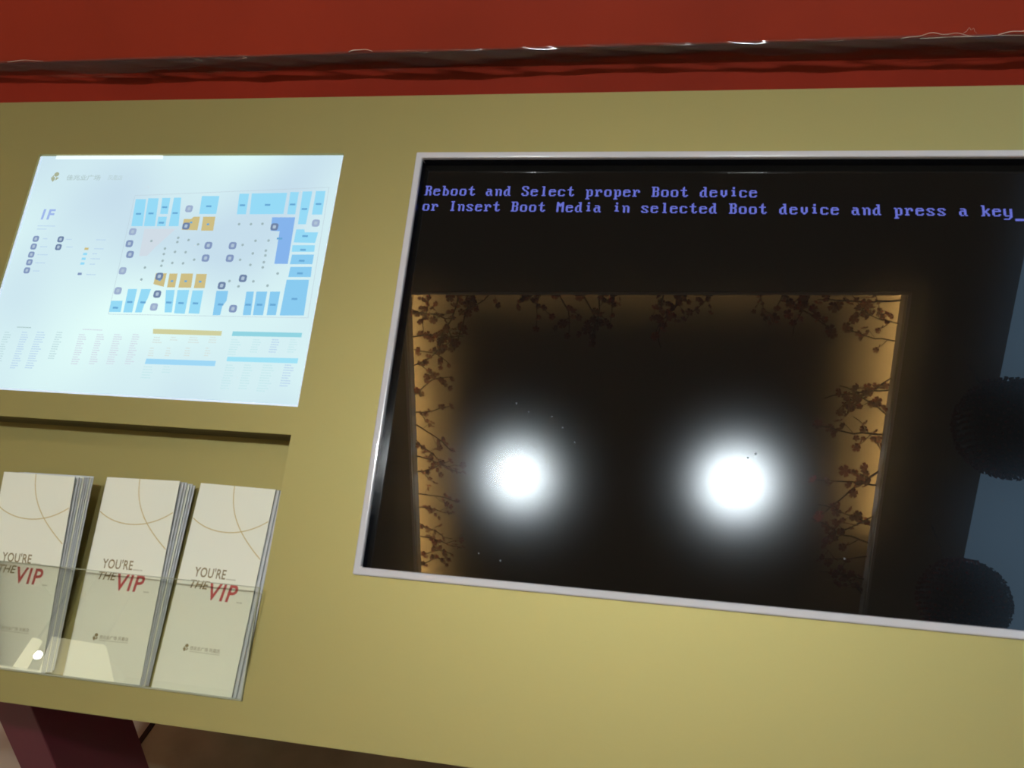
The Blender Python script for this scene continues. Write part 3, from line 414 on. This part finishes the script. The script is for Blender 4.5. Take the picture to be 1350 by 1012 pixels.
# glass over a matt dark panel: a sharp reflection plus a narrow haze around bright lamps
Ms = bpy.data.materials.new('dark_screen_glass'); Ms.use_nodes = True; nt = Ms.node_tree; nt.nodes.clear()
g1 = nt.nodes.new('ShaderNodeBsdfGlossy'); g1.distribution = 'GGX'; g1.inputs[0].default_value = (.040, .040, .040, 1); g1.inputs['Roughness'].default_value = .01
g2 = nt.nodes.new('ShaderNodeBsdfGlossy'); g2.distribution = 'BECKMANN'; g2.inputs[0].default_value = (.0125, .0132, .0138, 1); g2.inputs['Roughness'].default_value = .15
g3 = nt.nodes.new('ShaderNodeBsdfGlossy'); g3.distribution = 'BECKMANN'; g3.inputs[0].default_value = (.0042, .0046, .0050, 1); g3.inputs['Roughness'].default_value = .19
df = nt.nodes.new('ShaderNodeBsdfDiffuse'); df.inputs[0].default_value = (.003, .003, .003, 1)
em = nt.nodes.new('ShaderNodeEmission'); em.inputs[0].default_value = (.0018, .0017, .0014, 1); em.inputs[1].default_value = 1.0
prev = g1
for nd in (g2, g3, df, em):
    a_ = nt.nodes.new('ShaderNodeAddShader'); nt.links.new(prev.outputs[0], a_.inputs[0]); nt.links.new(nd.outputs[0], a_.inputs[1]); prev = a_
ou = nt.nodes.new('ShaderNodeOutputMaterial'); nt.links.new(prev.outputs[0], ou.inputs[0])
b = new(); slab(b, iL-.004, iT-.004, iR+.004, iB+.004, SD, SD+.008); glass = obj('screen_glass', b, Ms, scr)
# boot message in the text-mode bitmap font
FONT = {'B': 'FC6666667C66666666FC', 'I': '3C18181818181818183C', 'M': 'C6EEFEFED6C6C6C6C6C6', 'R': 'FC6666667C6C666666E6', 'S': '7CC6C660380C06C6C67C',
        'a': '000000780C7CCCCCCC76', 'b': 'E06060786C666666667C', 'c': '0000007CC6C0C0C0C67C', 'd': '1C0C0C3C6CCCCCCCCC76', 'e': '0000007CC6FEC0C0C67C',
        'i': '18180038181818183C'[0:6]+'38181818183C', 'k': 'E06060666C78786C66E6', 'l': '3818181818181818183C', 'n': '000000DC666666666666', 'o': '0000007CC6C6C6C6C67C',
        'p': '000000DC66666666667C6060F0', 'r': '000000DC7666606060F0', 's': '0000007CC660380CC67C', 't': '103030FC30303030361C', 'v': '00000066666666663C18',
        'y': '000000C6C6C6C6C6C67E060CF8', '_': '000000000000000000000000FFFF'}
CW, CH = .01142, .0219; TX0 = -.1411; TV = (-.2652, -.2434)
DW, DH = CW/9, CH/16
TXT = emit('screen_text', (.17, .20, .74, 1), .92)
for r, line in enumerate(('Reboot and Select proper Boot device', 'or Insert Boot Media in selected Boot device and press a key_')):
    b = new()
    for c, ch in enumerate(line):
        if ch == ' ': continue
        hx = FONT[ch]
        for k in range(len(hx)//2):
            bits = int(hx[2*k:2*k+2], 16); x = 0
            while x < 8:
                if bits >> (7-x) & 1:
                    x2 = x
                    while x2 < 8 and bits >> (7-x2) & 1: x2 += 1
                    u0, u1 = TX0+c*CW+x*DW, TX0+c*CW+x2*DW; v0 = TV[r]+(k+2)*DH
                    flat(b, [(u0, v0), (u1, v0), (u1, v0+DH*.86), (u0, v0+DH*.86)], SD-.0004); x = x2
                else: x += 1
    obj('boot_message', b, TXT, glass)
# dust flecks on the glass
b = new(); rr = random.Random(11)
for (u, v, k) in ((.358, .163, .0011), (.270, .060, .0013), (.262, .065, .0010), (.060, .044, .0011), (.047, .032, .0010), (.075, .060, .0012), (.005, .019, .0012), (-.02, .19, .0010), (.005, .196, .0012), (.02, .028, .0009)):
    pts = [(u+k*rr.uniform(.5, 1.4)*math.cos(a), v+k*rr.uniform(.5, 1.4)*math.sin(a)) for a in (0, 1, 2, 3, 4, 5.2)]
    flat(b, pts, SD-.0003)
obj('dust_specks', b, mat('dust', (.16, .17, .18, 1), rough=.9), glass)['kind'] = 'stuff'

# ------------------------------------------------------------------ leaflets
SL = math.atan2(dT-dB, TB-TT)                                        # tilt of the pocket back against the face
Bd = math.cos(SL)*V-math.sin(SL)*N                                   # down along the pocket back
Bn = (math.sin(SL)*V+math.cos(SL)*N)                                 # into the pocket back
def bk(v): return dT-(v-TT)/(TB-TT)*(dT-dB)
LW, LH, LTk = .0955, .2290, .00095
INK = mat('brown_ink', (.27, .20, .08, 1), rough=.6); RINK = mat('red_ink', (.50, .075, .065, 1), rough=.6); GINK = mat('gold_ink', (.60, .47, .18, 1), rough=.5); FINK = mat('faint_ink', (.50, .46, .32, 1), rough=.6)
def leaflet_mesh(w, h, name='leaflet'):
    """folded card: two leaves joined by a rounded spine on the left, slightly open on the right"""
    b = new(); t = LTk
    for z0, z1, op in ((0, t*.42, 0), (t*.55, t*.95, 1)):
        box(b, (0, 0, z0), (w, h, z1))
    box(b, (-.0003, 0, 0), (.0004, h, t*.95))
    bmesh.ops.recalc_face_normals(b, faces=b.faces)
    me = bpy.data.meshes.new(name); b.to_mesh(me); b.free(); me.materials.append(PAPER); me.materials.append(EDGE)
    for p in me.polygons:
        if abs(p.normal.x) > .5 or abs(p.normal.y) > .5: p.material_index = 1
    return me
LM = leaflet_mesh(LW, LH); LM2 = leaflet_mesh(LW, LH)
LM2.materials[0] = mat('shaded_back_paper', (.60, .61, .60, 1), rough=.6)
def lframe(u, v, db, dt, ang):
    """frame with origin at the leaflet's bottom left corner (bottom at depth db, top at depth dt), x right, y up, z towards the viewer"""
    org = F(u, v, db); q = math.asin((dt-db)/LH)
    y = -math.cos(q)*V+math.sin(q)*N; z = U.cross(y); x = U.copy()
    R_ = Matrix.Rotation(ang, 3, z); x = R_ @ x; y = R_ @ y
    M = Matrix.Identity(4)
    for i in range(3): M[i][0] = x[i]; M[i][1] = y[i]; M[i][2] = z[i]
    M.translation = org; return M
def local(x, y): return Vector((x, y, LTk+.00008))
def ribbon(b, pts, wd):
    pts = [Vector(p) for p in pts]; L_ = []; R_ = []
    for i, p in enumerate(pts):
        t_ = (pts[min(i+1, len(pts)-1)]-pts[max(i-1, 0)]).normalized(); n_ = Vector((-t_.y, t_.x))*wd/2
        L_.append(b.verts.new(local(*(p+n_)))); R_.append(b.verts.new(local(*(p-n_))))
    for i in range(len(pts)-1): b.faces.new((L_[i], L_[i+1], R_[i+1], R_[i]))
def bez(p0, p1, p2, p3, n=18):
    return [tuple(sum(c*q[k] for c, q in zip(((1-t)**3, 3*t*(1-t)**2, 3*t*t*(1-t), t**3), (p0, p1, p2, p3))) for k in (0, 1)) for t in [i/n for i in range(n+1)]]
def raw(name, b, ma, parent):
    me = bpy.data.meshes.new(name); b.to_mesh(me); b.free(); return link_mesh(name, me, ma, parent)
def prints(o):
    def fr(x0, y0):
        def local(x, y): return Vector((x0+x, y0+y, LTk+.0001))
        return local
    text_mesh("YOU'RE", .0150, fr(.0185, .1225), INK, o, 'lettering', width=.0390, off=.0002, track=1.05)
    text_mesh('THE', .0128, fr(.0165, .1095), INK, o, 'lettering', shear=.25, width=.0235, off=.00025)
    text_mesh('VIP', .0265, fr(.0412, .0990), RINK, o, 'lettering', shear=.16, width=.0350, off=.0005, track=1.12)['label'] = 'bold red slanted VIP lettering'
    text_mesh('佳兆业广场 凤凰店', .0046, fr(.0345, .0445), INK, o, 'small_print', width=.0360)
    b = new()
    for (x, y, w_) in ((.059, .1222, .011), (.0775, .0985, .006)):
        xx = x
        while xx < x+w_: b.faces.new([b.verts.new(local(px, py)) for px, py in ((xx, y), (xx+.0012, y), (xx+.0012, y+.0013), (xx, y+.0013))]); xx += .0017
    xx = .0345
    while xx < .070: b.faces.new([b.verts.new(local(px, py)) for px, py in ((xx, .0422), (xx+.0011, .0422), (xx+.0011, .0430), (xx, .0430))]); xx += .0016
    raw('small_print', b, FINK, o)['kind'] = 'stuff'
    b = new(); emblem(b, lambda x, y: local(.0295+x, .0455+y), .0046); raw('emblem', b, INK, o)
    b = new(); ribbon(b, bez((.0435, LH-.0002), (.045, .198), (.060, .176), (LW-.001, .1485)), .0011); raw('gold_arc', b, GINK, o)
    b = new(); ribbon(b, bez((.0008, .1875), (.022, .172), (.062, .167), (LW-.0008, .1915)), .0011); raw('gold_arc', b, GINK, o)
    if o.get('wide'): pass
A0 = math.radians
# stack, u of the front and rear card's left side, bottom and top depth of each, tilt of each, number of cards, small height jitters
stacks = [
    ('left', (-.5975, .0030, -.0225, A0(.3)), (-.5885, .0105, .0010, A0(1.0)), 8, (0, -.0005, .0004, -.001, -.001, -.002, -.001, -.003)),
    ('middle', (-.4745, .0035, .0020, A0(1.2)), (-.4690, .0110, .0225, A0(.6)), 6, (0, .0008, -.0006, .001, -.0008, .0002)),
    ('right', (-.3655, .0045, .0140, A0(-.5)), (-.3588, .0110, .0205, A0(-.3)), 3, (0, .0002, .0004)),
]
for nm, fa, ra, n, jit in stacks:
    for k in range(n):
        f = k/(n-1); g = f**.75
        u = fa[0]+(ra[0]-fa[0])*f; db = fa[1]+(ra[1]-fa[1])*f-LTk; dt = fa[2]+(ra[2]-fa[2])*g-LTk; an = fa[3]+(ra[3]-fa[3])*f
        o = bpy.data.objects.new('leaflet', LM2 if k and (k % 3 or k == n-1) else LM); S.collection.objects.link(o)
        o.matrix_world = lframe(u, .3668+jit[k], db, dt, an); o.scale.y = {'left': .963, 'middle': .985, 'right': 1}[nm]
        if k == 0:
            prints(o); lab = {'left': 'white leaflet with red VIP lettering, front of the leftmost fanned stack in the pocket', 'middle': 'white leaflet with red VIP lettering, front of the middle stack in the pocket',
                              'right': 'white leaflet with red VIP lettering, front of the thin stack nearest the dark screen'}[nm]
            tag(o, lab, 'leaflet', 'leaflets in the console pocket')
        else:
            last = k == n-1
            lab = {'left': 'leftmost stack in the pocket', 'middle': 'middle stack in the pocket', 'right': 'thin right hand stack in the pocket'}[nm]
            lab = ('rearmost leaflet of the %s, its edge farthest right' if last else 'leaflet edge between front and rear cards of the %s') % lab
            if n == 3 and not last: lab = 'second leaflet, behind the front card of the thin right hand stack'
            tag(o, lab, 'leaflet', 'leaflets in the console pocket' if last or n == 3 else 'leaflets inside the %s stack' % nm)

# ------------------------------------------------------------------ ceiling lamps
def lamp(x, y, z, r, ma, label, name='downlight', group=None):
    t = thing(name, label, 'ceiling light', (x, y, z), group)
    b = new()
    for k in range(32):
        a0, a1 = 2*math.pi*k/32, 2*math.pi*(k+1)/32
        for (ra, za, rb, zb) in ((r*1.0, -.004, r*1.22, -.008), (r*1.22, -.008, r*1.34, 0)):
            b.faces.new([b.verts.new((x+q*math.cos(a), y+q*math.sin(a), z+w_)) for q, w_, a in ((ra, za, a0), (rb, zb, a0), (rb, zb, a1), (ra, za, a1))])
    bmesh.ops.remove_doubles(b, verts=b.verts, dist=1e-5)
    obj('trim_ring', b, mat('white_lamp_trim', (.7, .7, .7, 1), rough=.4), t, smooth=True)
    b = new(); disc(b, (x, y, z-.0035), r, 32, (1, 0, 0), (0, 1, 0), (0, 0, .0034)); obj('lens', b, ma, t)
    return t
COOL = emit('cool_lamp', (.93, .99, 1.0, 1), LAMP)
lamp(-.4836, -1.8754, ZC+.165, .055, COOL, 'cool white ceiling spotlight, the left of the two glows in the screen')
lamp(.549, -1.8252, ZC+.165, .060, COOL, 'cool white ceiling spotlight, the right of the two glows in the screen')
WARM = emit('warm_fill_lamp', (1, .86, .62, 1), HALL_FILL)
for x, y in ((-3.3, -.6), (-1.6, -4.9), (0, -4.9), (1.6, -4.9), (3.4, -4.6), (-2.4, -2.6)):  # unseen downlights, added for ambient light in the closed hall
    lamp(x, y, ZC, .09, WARM, 'unseen warm downlight added to fill the hall, outside the lit recess', group='added warm hall downlights')
# lit board and small lamp, added for the glare in the acrylic guard
t = thing('glare_board', 'pale lit board added for the glare mirrored faintly in the acrylic leaflet guard', 'glare board', (-2.8, -3.2, ZC))
LB = emit('lit_board', (1, .93, .62, 1), 1.7)
b = new(); prism(b, [Vector(p) for p in ((-3.03, -3.2, 2.150), (-2.702, -3.2, 2.140), (-2.539, -3.2, 1.944), (-2.828, -3.2, 1.859), (-2.96, -3.2, 1.875))], (0, -.04, 0)); obj('board', b, LB, t)
b = new(); prism(b, [Vector(p) for p in ((-3.138, -3.2, 2.131), (-3.089, -3.2, 2.128), (-3.073, -3.2, 1.899), (-3.146, -3.2, 1.911))], (0, -.03, 0)); obj('board', b, LB, t)
for x, z in ((-3.0, 2.145), (-2.73, 2.138), (-3.12, 2.128)):
    b = new(); box(b, (x, -3.225, z), (x+.01, -3.215, ZC)); obj('hanger', b, DARK, t)
b = new(); disc(b, (-3.006, -3.165, 2.022), .022, 20, (1, 0, 0), (0, 0, 1), (0, .01, 0)); obj('glare_spot_disc', b, emit('glare_spot', (1, 1, .95, 1), 22), t)
b = new(); box(b, (-3.011, -3.2, 2.017), (-3.001, -3.16, 2.027)); obj('glare_spot_arm', b, DARK, t)

# ------------------------------------------------------------------ artificial blossom sprigs round the recess
PET = mat('dusky_red_petal', (.13, .015, .013, 1), rough=.7, var=.2, vscale=30); nt = PET.node_tree; tl = nt.nodes.new('ShaderNodeBsdfTranslucent'); tl.inputs[0].default_value = (.42, .045, .025, 1)
mx = nt.nodes.new('ShaderNodeMixShader'); mx.inputs[0].default_value = .35                 # thin petals let the light through
nt.links.new(nt.nodes['Principled BSDF'].outputs[0], mx.inputs[1]); nt.links.new(tl.outputs[0], mx.inputs[2]); nt.links.new(mx.outputs[0], nt.nodes['Material Output'].inputs[0])
TWIG = mat('dark_twig', (.035, .018, .01, 1), rough=.8)
def sprig_variant(seed):
    r = random.Random(seed); tw = new(); fl = []
    L_ = 1.0; pts = [Vector((-.06, 0, .02))]; a = r.uniform(-.3, .3); z = 0
    n = 9
    for i in range(n):
        a += r.uniform(-.35, .35); a *= .8
        pts.append(pts[-1]+Vector((math.cos(a), math.sin(a), r.uniform(-.25, .15)))*L_/n)
    tube(tw, pts, .014, 5, .007)
    heads = []
    for i in range(2, n+1):
        for _ in range(r.choice((0, 1, 1, 2))): heads.append(pts[i]+Vector((r.uniform(-.04, .04), r.uniform(-.07, .07), r.uniform(-.05, .02))))
    k0 = r.randint(3, 5)
    for q in range(r.choice((1, 2))):
        s = 1 if (q+seed) % 2 else -1; p = pts[k0+q*2-1]; e = p+Vector((r.uniform(.12, .28), s*r.uniform(.15, .3), r.uniform(-.08, .04)))
        mid = (p+e)/2+Vector((0, s*.03, 0)); tube(tw, [p, mid, e], .007, 4, .003)
        for f_ in (.6, 1): heads.append(p.lerp(e, f_)+Vector((r.uniform(-.03, .03), r.uniform(-.03, .03), 0)))
    for h in heads:
        b = new(); R_ = r.uniform(.050, .080); q = Matrix.Rotation(r.uniform(-.9, .9), 3, 'X') @ Matrix.Rotation(r.uniform(-.9, .9), 3, 'Y') @ Matrix.Rotation(r.uniform(0, 6), 3, 'Z')
        c = b.verts.new(h)
        for k in range(5):
            a = 2*math.pi*k/5; pr = []
            for da, rr_, zz in ((-.58, .62, .10), (-.38, 1.0, .28), (.38, 1.0, .28), (.58, .62, .10)):
                pr.append(b.verts.new(h+q @ Vector((math.cos(a+da)*rr_*R_, math.sin(a+da)*rr_*R_, zz*R_))))
            b.faces.new([c]+pr)
        me = bpy.data.meshes.new('blossom'); b.to_mesh(me); b.free(); me.materials.append(PET); fl.append(me)
    me = bpy.data.meshes.new('twig'); tw.to_mesh(me); tw.free(); me.materials.append(TWIG)
    return me, fl
variants = [sprig_variant(s) for s in (1, 2, 3, 4, 5, 6)]
def sprig(x, y, z, ang, ln, vi, dip, side):
    t = thing('blossom_sprig', 'red artificial blossom sprig along the %s of the lit ceiling recess' % side, 'flower sprig', (x, y, z), 'blossom sprigs on the %s of the recess' % side)
    t.rotation_euler = (0, dip, ang); t.scale = (ln, ln, ln)
    tw, fl = variants[vi]
    for nm, me in [('twig', tw)]+[('blossom', q) for q in fl]:
        o = bpy.data.objects.new(nm, me); S.collection.objects.link(o); o.parent = t
r = random.Random(21)
def along(p, q, f): return p[0]+(q[0]-p[0])*f, p[1]+(q[1]-p[1])*f
NL = 16
for i in range(NL):
    x, y = along(RC[0], RC[3], .05+.66*(i+r.uniform(-.3, .3))/NL); sprig(x-.005, y, ZC+.075, r.uniform(-.6, .6), r.uniform(.17, .27), r.randrange(6), r.uniform(-.1, .15), 'left edge')
for i in range(NL):
    x, y = along(RC[1], RC[2], .02+.66*(i+r.uniform(-.3, .3))/NL); sprig(x+.005, y, ZC+.075, math.pi+r.uniform(-.6, .6), r.uniform(.20, .36), r.randrange(6), r.uniform(-.1, .15), 'right edge')
for i in range(22):
    x, y = along(RC[0], RC[1], .02+.95*(i+r.uniform(-.3, .3))/22); sprig(x, y+.005, ZC+.075, -math.pi/2+r.uniform(-.8, .8), r.uniform(.17, .34), r.randrange(6), r.uniform(-.05, .2), 'console side')

# ------------------------------------------------------------------ hanging flower balls
def petal_mesh():
    b = new(); n = 900; r = random.Random(2)
    for i in range(n):
        z = 1-2*(i+.5)/n; a = i*2.39996; s = math.sqrt(1-z*z); nrm = Vector((s*math.cos(a), s*math.sin(a), z)); u = nrm.orthogonal().normalized(); v = nrm.cross(u)
        k = r.uniform(0, 6.28); u, v = u*math.cos(k)+v*math.sin(k), v*math.cos(k)-u*math.sin(k); c = nrm*r.uniform(.90, .95); e = r.uniform(.07, .10)
        v0 = b.verts.new(c)
        t1 = c+nrm*r.uniform(.05, .09)+u*e*.5; t2 = c+nrm*r.uniform(.06, .10)+v*e*.55; t3 = c+nrm*r.uniform(.05, .09)-u*e*.5; t4 = c+nrm*.07-v*e*.55
        q = [b.verts.new(p) for p in (t1, t2, t3, t4)]
        for j in range(4): b.faces.new((v0, q[j], q[(j+1) % 4]))
    me = bpy.data.meshes.new('petals'); b.to_mesh(me); b.free(); me.materials.append(mat('dark_red_petal', (.20, .008, .010, 1), rough=.85)); return me
PM = petal_mesh()
for (x, y, z, rad, lab) in ((1.335, -1.066, 2.75, .172, 'dark red hanging flower ball, the upper one mirrored in the screen'), (1.365, -1.862, 2.75, .165, 'dark red hanging flower ball, the lower one mirrored in the screen')):
    t = thing('flower_ball', lab, 'flower ball', (x, y, z), 'hanging flower balls')
    b = new(); bmesh.ops.create_icosphere(b, subdivisions=3, radius=rad*.93, matrix=Matrix.Translation((x, y, z))); obj('core', b, mat('ball_core', (.015, .003, .004, 1), rough=.9), t, smooth=True)
    o = bpy.data.objects.new('petals', PM); S.collection.objects.link(o); o.parent = t; o.scale = (rad, rad, rad); o['kind'] = 'stuff'
    b = new(); tube(b, [(x, y, z+rad*.9), (x, y, ZC)], .0015, 5); obj('cord', b, DARK, t)
